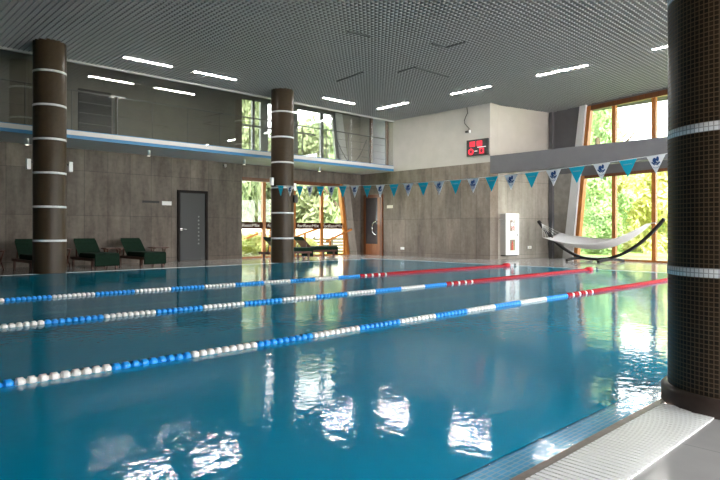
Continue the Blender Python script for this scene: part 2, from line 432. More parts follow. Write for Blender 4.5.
# ------------------------------------------------------------------ balcony
w = MB(); w.box(-8.4, XW, YB+.02, YW, 3.42, 3.60); struct('balcony_slab', w, M['soffit'])
w = MB(); w.box(-8.4, XW, YB-.03, YB+.02, 3.51, 3.625); struct('trim_4', w, M['fascia_w'])
w = MB(); w.box(-8.4, XW, YB-.015, YB+.02, 3.42, 3.51); w.box(-8.4, XW, YB-.012, YB+.02, 3.625, 3.645); struct('trim_5', w, M['fascia_b'])
w = MB(); w.box(-8.4, XW, YB-.045, YB+.045, CE-.035, 6.0); struct('trim_6', w, M['fascia_w'])
gz = thing('glass_screen', 'frameless glass screen above the balcony edge reflecting ceiling lamps', 'glass screen', (4, YB, 3.645))
xs = [6.27-1.1*k for k in range(8, 0, -1)] + [6.27+1.1*k for k in range(10)] + [XW-.02]
for a, c in zip(xs[:-1], xs[1:]):
    m = MB(); m.box(a+.006-4, c-.006-4, -.008, .008, 0, CE-.035-3.645); m.build('pane', M['glass_b'], gz)
rl = thing('balcony_railing', 'thin steel railing with three lower rails behind the balcony glass', 'railing', (4, YB+.16, 3.6))
m = MB(); m.tube([(-12,0,1.12),(XW-4-.3,0,1.12)], .021, 8); m.build('handrail', M['rail'], rl)
for z in (.28,.56,.84):
    m = MB(); m.tube([(-12,0,z),(XW-4-.3,0,z)], .007, 6); m.build('lower_rail', M['rail'], rl)
for xx in xs[:-1]+[XW-.3]:
    m = MB(); m.tube([(xx-4,0,0),(xx-4,0,1.1)], .016, 8); m.box(xx-4-.05, xx-4+.05, -.05, .05, 0, .012); m.build('post', M['rail'], rl)
# taller bright post with clamp in front of the dark doorway
st = thing('door_clamp_post', 'bright steel post with cross clamp against the balcony glass', 'post', (6.27, YB-.06, 3.645))
m = MB(); m.tube([(0,0,0),(0,0,1.02)], .02, 8); m.build('shaft', M['chrome'], st)
m = MB(); m.box(-.18,.22,-.02,.02,1.02,1.05); m.build('clamp', M['chrome'], st)
# balcony doors: dark doorway on the long wall, pale door on the end wall
d = MB(); d.box(5.9, 6.85, YW-.05, YW, 3.6, 5.2); o = struct('door_3', d, M['dark_brown'])
d = MB()
for a, c in ((16.55,16.68),(17.42,17.6)): d.box(XW-.06, XW, a, c, 3.6, 5.75)
o = struct('door_4', d, M['wood_dk'])
d = MB(); d.box(XW-.03, XW, 16.68, 17.42, 3.6, 5.72); d.build('door_panel', mat('pale lilac door panel', (.50,.50,.56), .3), o)
m = MB()
pts = []
for i in range(25):
    t = i/24; pts.append((15.95+1.35*t, YW-.12-.35*t, 4.75-2.6*t*(1-t)*.42-.75*math.sin(PI*t)*.9+.1*t))
m.tube(pts, .012, 6); tag(m.build('hanging_cable', M['black']), 'dark slack cable looping down behind the balcony railing', 'cable')

# ------------------------------------------------------------------ windows
def winframe(name, bars, panes, fm, gm, label_parts=None):
    """bars: list of (polygon, extrude vec, part name); first becomes the frame parent"""
    m = MB()
    for poly, vec in bars: m.prism(poly, vec)
    o = struct(name, m, fm)
    for poly, vec in panes:
        q = MB(); q.prism(poly, vec); q.build('pane', gm, o)
    return o
FY0, FY1 = YW+.02, YW+.12
# lower left window
bars = []; V = (0, FY1-FY0, 0)
def rect(x0, x1, z0, z1, y=FY0): return [(x0,y,z0),(x1,y,z0),(x1,y,z1),(x0,y,z1)]
mulls = [12.47, 13.87, 15.27]
m = MB()
m.prism([(slantx(0)-.12,FY0-.06,0.0),(slantx(0)+.02,FY0-.06,0.0),(slantx(WZ)+.02,FY0-.06,WZ),(slantx(WZ)-.12,FY0-.06,WZ)], (0,.16,0))
for x in mulls: m.prism(rect(x-.065, x+.065, .06, WZ-.1), V)
win1 = struct('window_1', m, M['wood'])
m = MB(); m.box(WL0, slantx(WZ)+.02, FY0-.05, FY1, WZ-.13, WZ); m.build('head_rail', M['wood_dk'], win1)
m = MB(); m.box(WL0, slantx(0), FY0, FY1, 0, .06); m.build('sill', M['wood'], win1)
ed = [WL0]+mulls+[None]
def pane_poly(a, c, z0, z1, y): return [(a,y,z0),(c if c else slantx(z0)-.1,y,z0),(c if c else slantx(z1)-.1,y,z1),(a,y,z1)]
for a, c in zip(ed[:-1], ed[1:]):
    q = MB(); q.prism(pane_poly(a, c, .05, WZ-.1, FY0+.05), (0,.012,0)); q.build('pane', M['glass'], win1)
# upper left window, grey profiles
m = MB()
m.prism([(slantx(WU0)-.14,FY0-.03,WU0),(slantx(WU0)+.02,FY0-.03,WU0),(slantx(WU1)+.02,FY0-.03,WU1),(slantx(WU1)-.14,FY0-.03,WU1)], (0,.12,0))
for x, hw in ((12.0,.05),(12.47,.16),(13.4,.05),(13.87,.16),(15.27,.07)): m.prism(rect(x-hw, x+hw, WU0, WU1), V)
m.box(WL0, slantx(WU1), FY0+.005, FY1-.005, WU1-.09, WU1); m.box(WL0, slantx(WU0), FY0+.005, FY1-.005, WU0, WU0+.07)
m.box(WL0, 14.9, FY0+.01, FY1-.01, 4.82, 4.88)
win2 = struct('window_2', m, M['frame_gr'])
for a, c in zip(ed[:-1], ed[1:]):
    q = MB(); q.prism(pane_poly(a, c, WU0+.03, WU1-.03, FY0+.05), (0,.012,0)); q.build('pane', M['glass'], win2)
# bay windows
ums = [2.695, 4.134, 5.573, 7.01, 8.45]
def baywin(name, z0, z1, head):
    m = MB(); dd = .03
    m.prism([bay(uw(z0),z0,-.02),bay(uw(z0)+.15,z0,-.02),bay(uw(z1)+.15,z1,-.02),bay(uw(z1),z1,-.02)], E1*.16)
    for u in ums: bx(m, u-.07, u+.07, z0, z1, dd, dd+.1)
    o = struct(name, m, M['wood'])
    m = MB(); bx(m, uw(z1)+.02, UE, z1-head, z1, dd-.04, dd+.1); m.build('head_rail', M['wood_dk'], o)
    m = MB(); bx(m, uw(z0), UE, z0, z0+.06, dd, dd+.1); m.build('sill', M['wood'], o)
    ee = [None]+ums+[UE]
    for a, c in zip(ee[:-1], ee[1:]):
        q = MB(); q.prism([bay(a if a else uw(z0)+.12,z0+.03,.07),bay(c,z0+.03,.07),bay(c,z1-.05,.07),bay(a if a else uw(z1)+.12,z1-.05,.07)], E1*.012); q.build('pane', M['glass'], o)
    return o
baywin('window_3', 0.0, 2.96, .10)
baywin('window_4', 3.72, 5.40, .16)

# sticker bands with lettering on the lower left window
def text_mesh(txt, size, mname, shear=.12, width=None):
    c = bpy.data.curves.new('lettering', 'FONT'); c.body = txt; c.size = size; c.shear = shear; c.align_x = 'CENTER'; c.align_y = 'CENTER'; c.extrude = .0015
    t = bpy.data.objects.new('lettering', c); COL.objects.link(t)
    dg = bpy.context.evaluated_depsgraph_get(); me = bpy.data.meshes.new_from_object(t.evaluated_get(dg))
    bpy.data.objects.remove(t); bpy.data.curves.remove(c)
    if width:
        xs_ = [v.co.x for v in me.vertices]; k = width/(max(xs_)-min(xs_))
        for v in me.vertices: v.co.x *= k
    me.materials.clear(); me.materials.append(M[mname]); return me
names = ['the left pane partly cut off', 'the pane behind the column', 'the pane right of the column', 'the last pane by the leaning post']
pn = [(WL0, 12.47-.065), (12.47+.065, 13.87-.065), (13.87+.065, 15.27-.065), (15.27+.065, 16.4)]
TM = text_mesh('forRestMix', .17, 'letters', width=1.08); TM2 = text_mesh('RestMix', .17, 'letters', width=.76)
for (a, c), nm in zip(pn, names):
    t = thing('sticker_band', 'brown window sticker band with cream lettering on '+nm, 'sticker', ((a+c)/2, FY0+.045, 1.205), 0, 'lettered sticker bands')
    q = MB(); q.box(a-(a+c)/2, c-(a+c)/2, -.004, 0, -.125, .125); q.build('band', M['sticker'], t)
    o = bpy.data.objects.new('lettering', TM2 if a == WL0 else TM); COL.objects.link(o); o.parent = t; o.location = (0,-.006,0); o.rotation_euler = (PI/2,0,0)
    if a == WL0: o.location.x = -.05

# ------------------------------------------------------------------ doors below
d = MB(); xa_, xb_, zt = 9.0, 10.1, 2.36
d.box(xa_, xa_+.09, YW-.06, YW, 0, zt); d.box(xb_-.09, xb_, YW-.06, YW, 0, zt); d.box(xa_+.09, xb_-.09, YW-.06, YW, zt-.09, zt)
o = struct('door_1', d, M['dark_brown'])
q = MB(); q.box(xa_+.09, xb_-.09, YW-.03, YW-.01, .01, zt-.09); q.build('door_panel', M['frost'], o)
q = MB(); q.box(xa_+.10, xa_+.16, YW-.05, YW-.03, 1.03, 1.10); q.tube([(xa_+.13,YW-.045,1.065),(xa_+.13,YW-.085,1.065),(xa_+.30,YW-.085,1.06)], .011, 8); q.build('door_handle', M['chrome'], o)
q = MB(); q.box(xb_-.28, xb_-.11, YW-.05, YW-.028, .02, .075); q.build('floor_hinge', M['black'], o)
q = MB()
for k in range(8): q.box(xb_-.36+.01*(k % 2), xb_-.31, YW-.032, YW-.0295, .55+.13*k, .60+.13*k)
q.build('printed_marks', mat('pale print', (.14,.14,.14), .6), o)
# end wall door
d = MB(); ya_, yb_, zt = 16.85, 17.95, 2.52
d.box(XW-.07, XW, ya_, ya_+.13, 0, zt); d.box(XW-.07, XW, yb_-.13, yb_, 0, zt); d.box(XW-.07, XW, ya_+.13, yb_-.13, zt-.13, zt)
o = struct('door_2', d, M['wood_dk'])
q = MB(); q.box(XW-.06, XW-.02, ya_+.13, ya_+.27, 0.01, zt-.13); q.box(XW-.06, XW-.02, ya_+.27, yb_-.13, .01, .46); q.build('stile', M['wood_br'], o)
q = MB(); q.box(XW-.045, XW-.025, ya_+.27, yb_-.13, .46, zt-.13); q.build('door_panel', M['smoke'], o)
q = MB(); pts = [(XW-.11, ya_+.33+.20*math.cos(a), 1.12+.27*math.sin(a)) for a in [PI*.35+PI*1.3*k/16-PI*.0 for k in range(17)]]
pts = [(XW-.11, ya_+.30+.24*max(-.2,math.sin(PI*k/16)), 1.12+.28*math.cos(PI*k/16)) for k in range(17)]
q.tube(pts, .02, 8); q.tube([pts[0], (XW-.04, ya_+.30, 1.40)], .016, 8); q.tube([pts[-1], (XW-.04, ya_+.30, .84)], .016, 8); q.build('door_handle', M['chrome'], o)

# ------------------------------------------------------------------ columns
BZ = [.772+.795*k for k in range(6)]
def column(x, y, label, ring):
    t = thing('column', label, 'column', (x, y, 0), 0, 'mosaic columns'); R = .36
    m = MB(); m.lathe([(R, 0),(R, CE+.5)], 96); m.build('shaft', M['mosaic'], t)
    for z in BZ:
        m = MB(); m.lathe([(R+.0005, z-.0257),(R+.003, z-.0250),(R+.003, z+.0250),(R+.0005, z+.0257)], 96); m.build('band', M['mosaic_w'], t)
    if ring:
        m = MB(); m.lathe([(R+.035, -.005),(R+.035, .085),(R+.022, .10),(R, .10)], 96); m.build('plinth_ring', M['base_ring'], t)
    return t
column(3.91, .94, 'huge brown mosaic column close up at the right edge', True)
column(4.29, 15.2, 'dark mosaic column by the far left poolside loungers', False)
column(11.09, 15.2, 'dark mosaic column standing before the lettered window', False)
def sconce(x, y, z, label, sx):
    t = thing('column_lamp', label, 'lamp', (x, y, z), 0, 'lamps clamped to the columns')
    m = MB(); m.box(-.045,.045,-.05,.05,-.12,.12); m.build('housing', M['whitep'], t, .006)
    m = MB(); m.box(min(0,sx*.10), max(0,sx*.10), -.02,.02,.03,.07); m.build('bracket', M['black'], t)
sconce(4.29-.46, 15.2, 2.56, 'white box lamp on the left side of the leftmost column', 1)
sconce(4.29+.46, 15.2, 2.56, 'white box lamp on the right side of the leftmost column', -1)
sconce(11.09-.44, 15.15, 2.55, 'white box lamp left of the middle column beside the first flag', 1)
sconce(11.09+.44, 15.15, 2.42, 'white box lamp right of the middle column above the dark box', -1)
t = thing('control_box', 'small dark box strapped to the right of the middle column', 'box', (11.36, 14.88, 2.02))
m = MB(); m.box(-.07,.07,-.05,.05,-.12,.12); m.build('housing', M['plaque'], t, .008)
m = MB(); m.box(-.12,-.0,.03,.09,-.02,.02); m.build('bracket', M['black'], t)

# ------------------------------------------------------------------ ceiling lamps
def lamp(x, y, along, L, label):
    t = thing('ceiling_light', label, 'ceiling light', (x, y, CE), 0 if along == 'x' else PI/2, 'ceiling strip lights')
    m = MB(); m.box(-L/2, L/2, -.038, .038, -.004, .05); m.build('housing', M['whitep'], t)
    m = MB(); m.box(-L/2+.01, L/2-.01, -.032, .032, -.012, -.004); m.build('diffuser', M['lamp'], t)
lamp(6.62, 15.0, 'x', 1.3, 'bright strip light first from the left along the balcony side')
lamp(8.6, 15.0, 'x', 1.35, 'bright strip light second from the left along the balcony side')
lamp(13.3, 14.98, 'x', 1.4, 'bright strip light just right of the middle column')
lamp(15.2, 14.25, 'y', 1.45, 'bright strip light in the ceiling corner left of the scoreboard wall')
lamp(15.3, 11.0, 'y', 1.5, 'bright strip light straight above the wall scoreboard')
lamp(15.25, 7.9, 'y', 1.5, 'long bright strip light left of the upper bay window')
lamp(15.1, 4.75, 'y', 1.4, 'strip light half hidden behind the near column')
for i, x in enumerate((4.28, 7.55, 10.88, 14.2)):
    lab = ['under the balcony left of the leftmost column', 'under the balcony above the dark plaque', 'under the balcony left of the middle column', 'under the balcony above the lettered window'][i]
    t = thing('downlight', 'small steel cylinder downlight '+lab, 'downlight', (x, 17.1, 3.42), 0, 'balcony downlights')
    m = MB(); m.lathe([(.055,0),(.055,-.17),(.045,-.17)], 20); m.build('housing', M['steel'], t)
    m = MB(); m.lathe([(.045,-.172),(.045,-.165)], 20); m.build('lens', M['downlight'], t)
t = thing('security_camera', 'little wall camera under the balcony left of the window', 'camera', (10.75, YW, 3.30))
m = MB(); m.box(-.03,.03,-.08,0,-.03,.03); m.build('bracket', M['plaque'], t); m = MB(); m.lathe([(.02,-.07),(.045,-.05),(.045,.03),(.02,.045)], 16, org=(0,-.1,0)); m.build('dome', M['steel'], t)

# ------------------------------------------------------------------ wall items
t = thing('scoreboard', 'black electronic scoreboard with red displays on the white end wall', 'scoreboard', (XW-.012, 12.15, 3.96))
m = MB(); m.box(-.08,0,-.45,.45,-.29,.29); m.build('housing', M['black'], t, .01)
def disp(y0, y1, z0, z1):
    m = MB(); m.box(-.088,-.079,y0,y1,z0,z1); o = m.build('display', M['red_led'], t)
    k = MB(); cy = (y0+y1)/2; cz = (z0+z1)/2; hw = (y1-y0)*.22; hh = (z1-z0)*.32
    for zz in (-hh, 0, hh): k.box(-.092,-.087, cy-hw, cy+hw, cz+zz-.008, cz+zz+.008)
    for yy in (-hw, hw): k.box(-.0915,-.087, cy+yy-.008, cy+yy+.008, cz-hh, cz+hh)
    k.build('digit', M['red_dark'], o)
disp(.08,.30,.04,.22); disp(-.22,.0,.04,.22)
for cy, nseg in ((.25, 24), (-.20, 4)):
    m = MB(); r = .115 if nseg == 24 else .135
    m.prism([(-.079, cy+r*math.cos(2*PI*k/nseg+PI/4), -.135+r*math.sin(2*PI*k/nseg+PI/4)) for k in range(nseg)], (-.009,0,0)); o = m.build('display', M['red_led'], t)
    k_ = MB(); k_.prism([(-.088, cy+.06*math.cos(2*PI*k/6), -.135+.07*math.sin(2*PI*k/6)) for k in range(6)], (-.004,0,0)); k_.build('digit', M['red_dark'], o)
m = MB(); m.box(-.086,-.079,-.38,-.02,-.012,.012); m.box(-.086,-.079,-.02,.10,-.14,-.115); m.build('white_marking', M['whitep'], t)
m = MB(); m.tube([(XW-.04,12.62,CE+.02),(XW-.045,12.58,5.25),(XW-.05,12.66,5.12),(XW-.045,12.72,5.0),(XW-.05,12.70,4.88),(XW-.05,12.5,4.66),(XW-.045,12.60,4.58)], .014, 6)
t = m.build('loose_cable', M['black']); tag(t, 'loose kinked cable hanging from the ceiling above the scoreboard', 'cable')
m = MB(); m.box(XW-.09,XW-.005,12.56,12.66,4.54,4.60); m.build('connector', M['plaque'], t); m = MB(); m.box(XW-.07,XW-.01,12.47,12.51,4.52,4.62); m.build('plug', M['whitep'], t)
# fire hose cabinet
cb = P0 + E1*.10 - E2*.28
t = thing('hose_cabinet', 'white fire hose cabinet with two small windows on the alcove wall', 'cabinet', (cb.x, cb.y, .15), ANG)
W_, D_, H_ = .64, .275, 1.47
m = MB(); m.box(0,W_,.02,D_,0,H_); m.build('body', mat('grey cabinet side', (.50,.48,.46), .5), t, .004)
m = MB()
wz = [(.16,.55),(.84,1.24)]; wx0, wx1 = .19,.46
m.box(0,wx0,0,.02,0,H_); m.box(wx1,W_,0,.02,0,H_)
zz = 0
for a, c in wz: m.box(wx0,wx1,0,.02,zz,a); zz = c
m.box(wx0,wx1,0,.02,zz,H_); m.build('door', M['whitep'], t)
for a, c in wz:
    m = MB(); m.box(wx0,wx1,.008,.012,a,c); m.build('window_pane', M['glass'], t)
    m = MB(); m.box(wx0+.0,wx1,.016,.0195,a,c); m.build('window_recess', mat('cabinet recess', (.30,.22,.19), .7), t)
m = MB(); m.lathe([(.05,.17),(.05,.40),(.02,.45),(.02,.5)], 16, org=(.33,.0145,0)); o = m.build('extinguisher', M['red'], t); o.scale = (1,.1,1); o.location = (0,.0125,0)
m = MB(); m.lathe([(.075,.0),(.075,.02)], 24); o = m.build('hose_reel', M['red'], t); o.rotation_euler = (PI/2,0,0); o.scale = (1,1,.15); o.location = (.36,.0155,.96)
m = MB(); m.box(.26,.36,.0125,.0150,1.02,1.14); m.build('white_nozzle', M['whitep'], t)
m = MB(); m.box(.56,.585,-.012,0,.66,.76); m.build('handle', M['black'], t)
m = MB(); m.tube([(-.0,.15,1.26),(-.16,.15,1.26)], .02, 8); m.build('side_pipe', M['steel'], t)
m = MB(); m.box(.02,W_-.02,.06,D_,-.04,0); m.build('base_shelf', M['plaque'], t)
def plate(name, x0, x1, z0, z1, mm, label, cat, wall='x', th=.02):
    m = MB()
    if wall == 'x': m.box(x0,x1,YW-th,YW,z0,z1)
    else: m.box(XW-th,XW,x0,x1,z0,z1)
    return tag(m.build(name, mm), label, cat)
plate('wall_plaque', 7.83, 8.38, 1.90, 1.97, M['plaque'], 'long dark plaque on the concrete wall left of the white sign', 'plaque')
plate('wall_sign', 8.48, 8.80, 1.84, 1.97, M['whitep'], 'small white sign between the dark plaque and the frosted door', 'sign')
plate('wall_sign', 16.30, 16.62, 1.93, 2.05, M['cream'], 'cream sign on the concrete right of the brown door', 'sign', 'y')
t = plate('wall_socket', 15.68, 15.86, .26, .36, M['whitep'], 'white wall socket low on the concrete below the flags', 'socket', 'y', .03)
q = P0 + E1*1.55; t = thing('wall_socket', 'white wall socket right of the hose cabinet', 'socket', (q.x, q.y, .40), ANG)
m = MB(); m.box(-.09,.09,-.03,0,-.05,.05); m.build('cover', M['whitep'], t, .006)
m = MB(); m.box(-.04,.04,-.034,-.03,-.03,.03); m.build('outlet', M['cream'], t)

# ------------------------------------------------------------------ lane ropes
def rope(y_at, label, breaks0, xr):
    t = thing('lane_rope', label, 'lane rope', (0, y_at(7), 0), 0, 'lane ropes'); x0, x1 = .35, 14.58
    o0 = y_at(7); step = .0689
    m = MB(); m.tube([(x, y_at(x)-o0, .008) for x in [x0+(x1-x0)*k/30 for k in range(31)]] + [(PX1, y_at(x1)-o0, .03)], .006, 6); m.build('cable', M['cable'], t)
    def prof(r): return [(.012,-.033),(.020,-.031),(.022,-.024),(r*.93,-.022),(r,-.016),(r,.012),(r*.93,.018),(.022,.020),(.020,.030),(.012,.033)]
    def colour(x):
        if x > xr: return 'w' if (x < xr+.9 and int(x/step) % 3 == 0) else 'r'
        return 'b' if int(math.floor((x-breaks0)/.622)) % 2 else 'w'
    ms = {}
    for c, mm in (('w','rope_w'),('b','rope_b'),('r','rope_r')):
        k = MB(); k.lathe(prof(.034 if c != 'r' else .040), 14); ms[c] = k.mesh('float', M[mm])
    R = Matrix.Rotation(PI/2, 4, 'Y'); n = 0; stuff = MB(); x = x0
    while x < x1:
        c = colour(x)
        if n < 100:
            o = bpy.data.objects.new('float', ms[c]); COL.objects.link(o); o.parent = t
            o.location = (x, y_at(x)-o0, .008); o.rotation_euler = (0, PI/2, 0)
        else:
            b0 = {'w':0,'b':1,'r':2}[c]; r = .034 if c != 'r' else .044
            k = MB(); k.lathe(prof(r), 12); vs = [R @ Vector(v) + Vector((x, y_at(x)-o0, .008)) for v in k.v]
            stuff.add(vs, k.f, b0, True)
        x += step; n += 1
    o = stuff.build('float_strand', [M['rope_w'], M['rope_b'], M['rope_r']], t); o['kind'] = 'stuff'
    m = MB(); k = MB(); k.lathe([(.02,-.16),(.065,-.14),(.065,.10),(.03,.14)], 16)
    m.add([R @ Vector(v) for v in k.v], k.f, 0, True); o = m.build('end_float', M['rope_r'], t); o.location = (x1-.05, y_at(x1)-o0, .02)
    m = MB(); m.box(PX1-.0, PX1+.05, -.02+y_at(x1)-o0, .02+y_at(x1)-o0, .003, .06); m.build('anchor_hook', M['plaque'], t)
    return t
rope(lambda x: 4.34-.0035*x-.03*math.sin(x*.7), 'nearest lane rope of blue and white floats with red end', 1.02, 8.5)
rope(lambda x: 6.93-.012*x+.02*math.sin(x*.6), 'middle lane rope of blue and white floats with red end', 1.27, 8.7)
rope(lambda x: 9.65-.032*x, 'farthest lane rope of blue and white floats with red end', 1.48, 8.9)

# ------------------------------------------------------------------ flag bunting
FX = 10.6
t = thing('flag_bunting', 'string of white and turquoise triangular pennants across the pool', 'bunting', (FX, 8, 2.2))
def fz(y):
    return 2.14 + .0098*(y-8.3)**2*(.62 if y > 8.3 else .78)
m = MB(); ys = [15.0-.5*k for k in range(29)]; m.tube([(0 if y < 14.7 else .10, y-8, fz(y)-2.2) for y in ys], .006, 6); m.build('rope', M['cord'], t)
for i in range(25):
    y = 14.62-.472*i; z = fz(y)-2.2; white = i % 2 == 1; yy = y-8; hw, hh = .158, .315
    sl = (fz(y+.1)-fz(y-.1))/.2; tw = 0
    m = MB(); m.prism([(0,yy-hw,z-sl*hw),(0,yy+hw,z+sl*hw),(tw,yy,z-hh)], (.003,0,0))
    fo = m.build('flag', M['flag_w' if white else 'flag_b'], t)
    m = MB(); X_ = -.004
    if white:
        for s_ in (-1, 1):
            m.prism([(X_,yy+s_*.025+(.026+.004*s_)*math.cos(2*PI*k/14),z-.072+.042*math.sin(2*PI*k/14)-.010*s_) for k in range(14)], (.003,0,0))
        m.tube([(X_+.001, yy+.066-.033*k, z-.118-(.026 if k % 2 else 0)) for k in range(5)], .013, 5)
        m.tube([(X_+.001, yy+.044-.022*k, z-.146-(.018 if k % 2 else 0)) for k in range(5)], .009, 5)
        m.tube([(X_+.001, yy+.058*math.cos(PI+PI*(k/8*.7+.15)), z-.172+.045*math.sin(PI+PI*(k/8*.7+.15))) for k in range(9)], .0035, 5)
        m.build('emblem', M['flag_logo'], fo)
    else:
        m.tube([(X_+.001, yy+.075-.15*k/12, z-.085+.008*math.sin(k*2.1)+sl*(.075-.15*k/12)) for k in range(13)], .006, 5)
        m.build('printed_line', M['flag_tx'], fo)

# ------------------------------------------------------------------ hammock
hc = P1 - E1*1.2 - E2*2.89
t = thing('hammock_stand', 'dark curved arc stand carrying the white hammock by the bay window', 'hammock stand', (hc.x, hc.y, 0), ANG-PI/2)
# local x runs along -E2 (towards the right), local y along E1 (towards the window)
HL = 2.36
def arc(s): return .085 + 1.27*abs(s)**2.15
m = MB(); N = 36; poly = []
for k in range(N+1):
    s = -1+2*k/N; ds = .01; dz = (arc(min(1,s+ds))-arc(max(-1,s-ds)))/((min(1,s+ds)-max(-1,s-ds))*HL)
    nx, nz = -dz/math.hypot(1,dz), 1/math.hypot(1,dz); poly.append((s*HL, arc(s), nx, nz))
vs = []; fs = []
for x, z, nx, nz in poly:
    for (a, c) in ((-.045,-.04),(.045,-.04),(.045,.04),(-.045,.04)): vs.append((x+nx*c, a, z+nz*c))
for k in range(N):
    for j in range(4): j2 = (j+1) % 4; fs.append((k*4+j, k*4+j2, k*4+4+j2, k*4+4+j))
fs += [(3,2,1,0), tuple(N*4+j for j in range(4))]
m.add(vs, fs); m.build('arc_beam', M['stand'], t)
for fx_ in (-.60, .60):
    m = MB(); pts = [(fx_, -.62+1.24*k/12, .032+.085*(1-((k-6)/6)**2)*.75) for k in range(13)]
    vs = []; fs = []
    for x, y, z in pts:
        for a, c in ((-.05,-.03),(.05,-.03),(.05,.045),(-.05,.045)): vs.append((x+a, y, z+c))
    for k in range(12):
        for j in range(4): j2 = (j+1) % 4; fs.append((k*4+j, k*4+4+j, k*4+4+j2, k*4+j2))
    fs += [(0,1,2,3), tuple(reversed([48+j for j in range(4)]))]
    m.add(vs, fs); m.build('foot', M['stand'], t)
for s_ in (-1, 1):
    m = MB(); m.tube([(s_*(HL-.05),0,arc(1)-.05),(s_*(HL-.16),0,arc(1)-.10)], .008, 6); m.build('hook', M['steel'], t)
h = thing('hammock', 'white cloth hammock slung in the dark arc stand', 'hammock', (hc.x, hc.y, 0), ANG-PI/2)
def ham(u, v):
    s = -1+2*u; c = -1+2*v
    x = s*(1.88 if s > 0 else 1.78); e_ = abs(s)
    if s < 0: wd = .62-.20*e_**2; zed = .66+.20*e_**2.0; sag = .24*(1-.75*e_**2)*(1-c*c); tilt = .08*c
    else: wd = .09+.53*(1-e_**2.6); zed = .66+.56*e_**2.3; sag = .24*(1-e_**2)*(1-c*c); tilt = .08*c*(1-e_**2)
    return (x, c*wd, zed-sag+tilt)
m = MB(); m.grid(ham, 40, 12); o = m.build('cloth', M['fabric'], h)
sd = o.modifiers.new('thick', 'SOLIDIFY'); sd.thickness = .008
for s_ in (0, 1):
    m = MB(); hx = (HL-.16)*(1 if s_ else -1)
    for k in range(7): m.tube([ham(s_, k/6), (hx, 0, arc(1)-.10)], .006, 5)
    m.build('cords', M['cord'], h)
for v_ in (0, 1):
    m = MB(); m.tube([ham(k/40, v_) for k in range(41)], .011, 6); m.build('edge_cord', M['cord'], h)

# ------------------------------------------------------------------ loungers and tables
def lounger(label):
    """local x from head (-.95) to foot (.95)"""
    t = thing('sun_lounger', label, 'sun lounger', (0,0,0), 0, 'green sun loungers'); W = .31
    m = MB()
    for s_ in (-1, 1): m.box(-.90,.95, s_*W-.02, s_*W+.02, .20,.27)
    m.box(.92,.95,-W,W,.20,.27); m.box(-.90,-.87,-W,W,.20,.27)
    for k in range(11): x = -.15+.1*k; m.box(x,x+.06,-W+.01,W-.01,.255,.275)
    m.build('frame', M['wood_lounge'], t)
    for x in (-.70,.80):
        for s_ in (-1, 1):
            m = MB(); m.box(x-.03,x+.03,s_*W-.025,s_*W+.025,0,.21); m.build('leg', M['wood_lounge'], t)
    ca, sa = math.cos(math.radians(138)), math.sin(math.radians(138))
    def bk(a, n): return (-.20+ca*a-sa*n*-1*-1, n*(-ca)*1 + .27+sa*a)      # along the back, normal offset
    m = MB()
    def slab(mb, a0, a1, n0, n1, hw):
        pts = [bk(a0,n0),bk(a1,n0),bk(a1,n1),bk(a0,n1)]; mb.prism([(p_[0],-hw,p_[1]) for p_ in pts], (0,2*hw,0))
    slab(m, 0,.56, -.03,0, W-.01); 
    m.build('backrest', M['wood_lounge'], t)
    for s_ in (-1,1):
        m = MB(); m.bar((-.55,s_*(W-.03),.24),(-.50,s_*(W-.03),.50),.03,.03); m.build('back_strut', M['wood_lounge'], t)
    m = MB(); m.prism([(-.20,-W-.01,.277),(.955,-W-.01,.277),(.955,-W-.01,.07),(1.03,-W-.01,.07),(1.03,-W-.01,.38),(.98,-W-.01,.41),(-.16,-W-.01,.41)], (0,2*W+.02,0)); m.build('seat_cushion', M['green'], t, .025)
    m = MB(); slab(m, .0,.60,.003,.10, W); m.build('back_cushion', M['green'], t, .025)
    m = MB(); slab(m, .42,.60,.105,.16, W-.02); m.build('head_pillow', M['green'], t, .022)
    return t
L0 = lounger('dark green lounger half hidden behind the leftmost column')
L0.location = (4.40, 16.85, 0); L0.rotation_euler = (0,0,-PI/2)
dup(L0, 'dark green lounger just right of the leftmost column', (5.87, 16.85, 0))
dup(L0, 'dark green lounger below the dark plaque', (7.19, 16.85, 0))
dup(L0, 'green lounger behind the middle column with its head at the window', (12.42, 16.85, 0), 0)
dup(L0, 'green lounger right of the middle column under the sticker lettering', (14.28, 17.60, 0), 0)
def table(label):
    t = thing('side_table', label, 'side table', (0,0,0), 0, 'folding side tables')
    m = MB()
    for k in range(6): m.box(-.25,.25,-.21+.072*k,-.21+.072*k+.06,.49,.51)
    m.box(-.2,-.16,-.2,.2,.47,.49); m.box(.16,.2,-.2,.2,.47,.49); m.build('tabletop', M['wood_lounge'], t)
    for x in (-.18,.18):
        for s_ in (-1,1):
            m = MB(); m.bar((x+s_*.0-.11*s_,-.19*s_,0),(x+.09*s_,.10*s_,.475),.03,.025); m.build('leg', M['wood_lounge'], t)
    return t
T0 = table('brown folding table at the left edge'); T0.location = (3.5, 17.1, 0)
dup(T0, 'brown folding table mostly behind the leftmost column', (5.15, 17.25, 0))
dup(T0, 'brown folding table between the two dark green loungers', (6.52, 17.2, 0))
dup(T0, 'brown folding table left of the frosted door', (7.90, 17.2, 0))

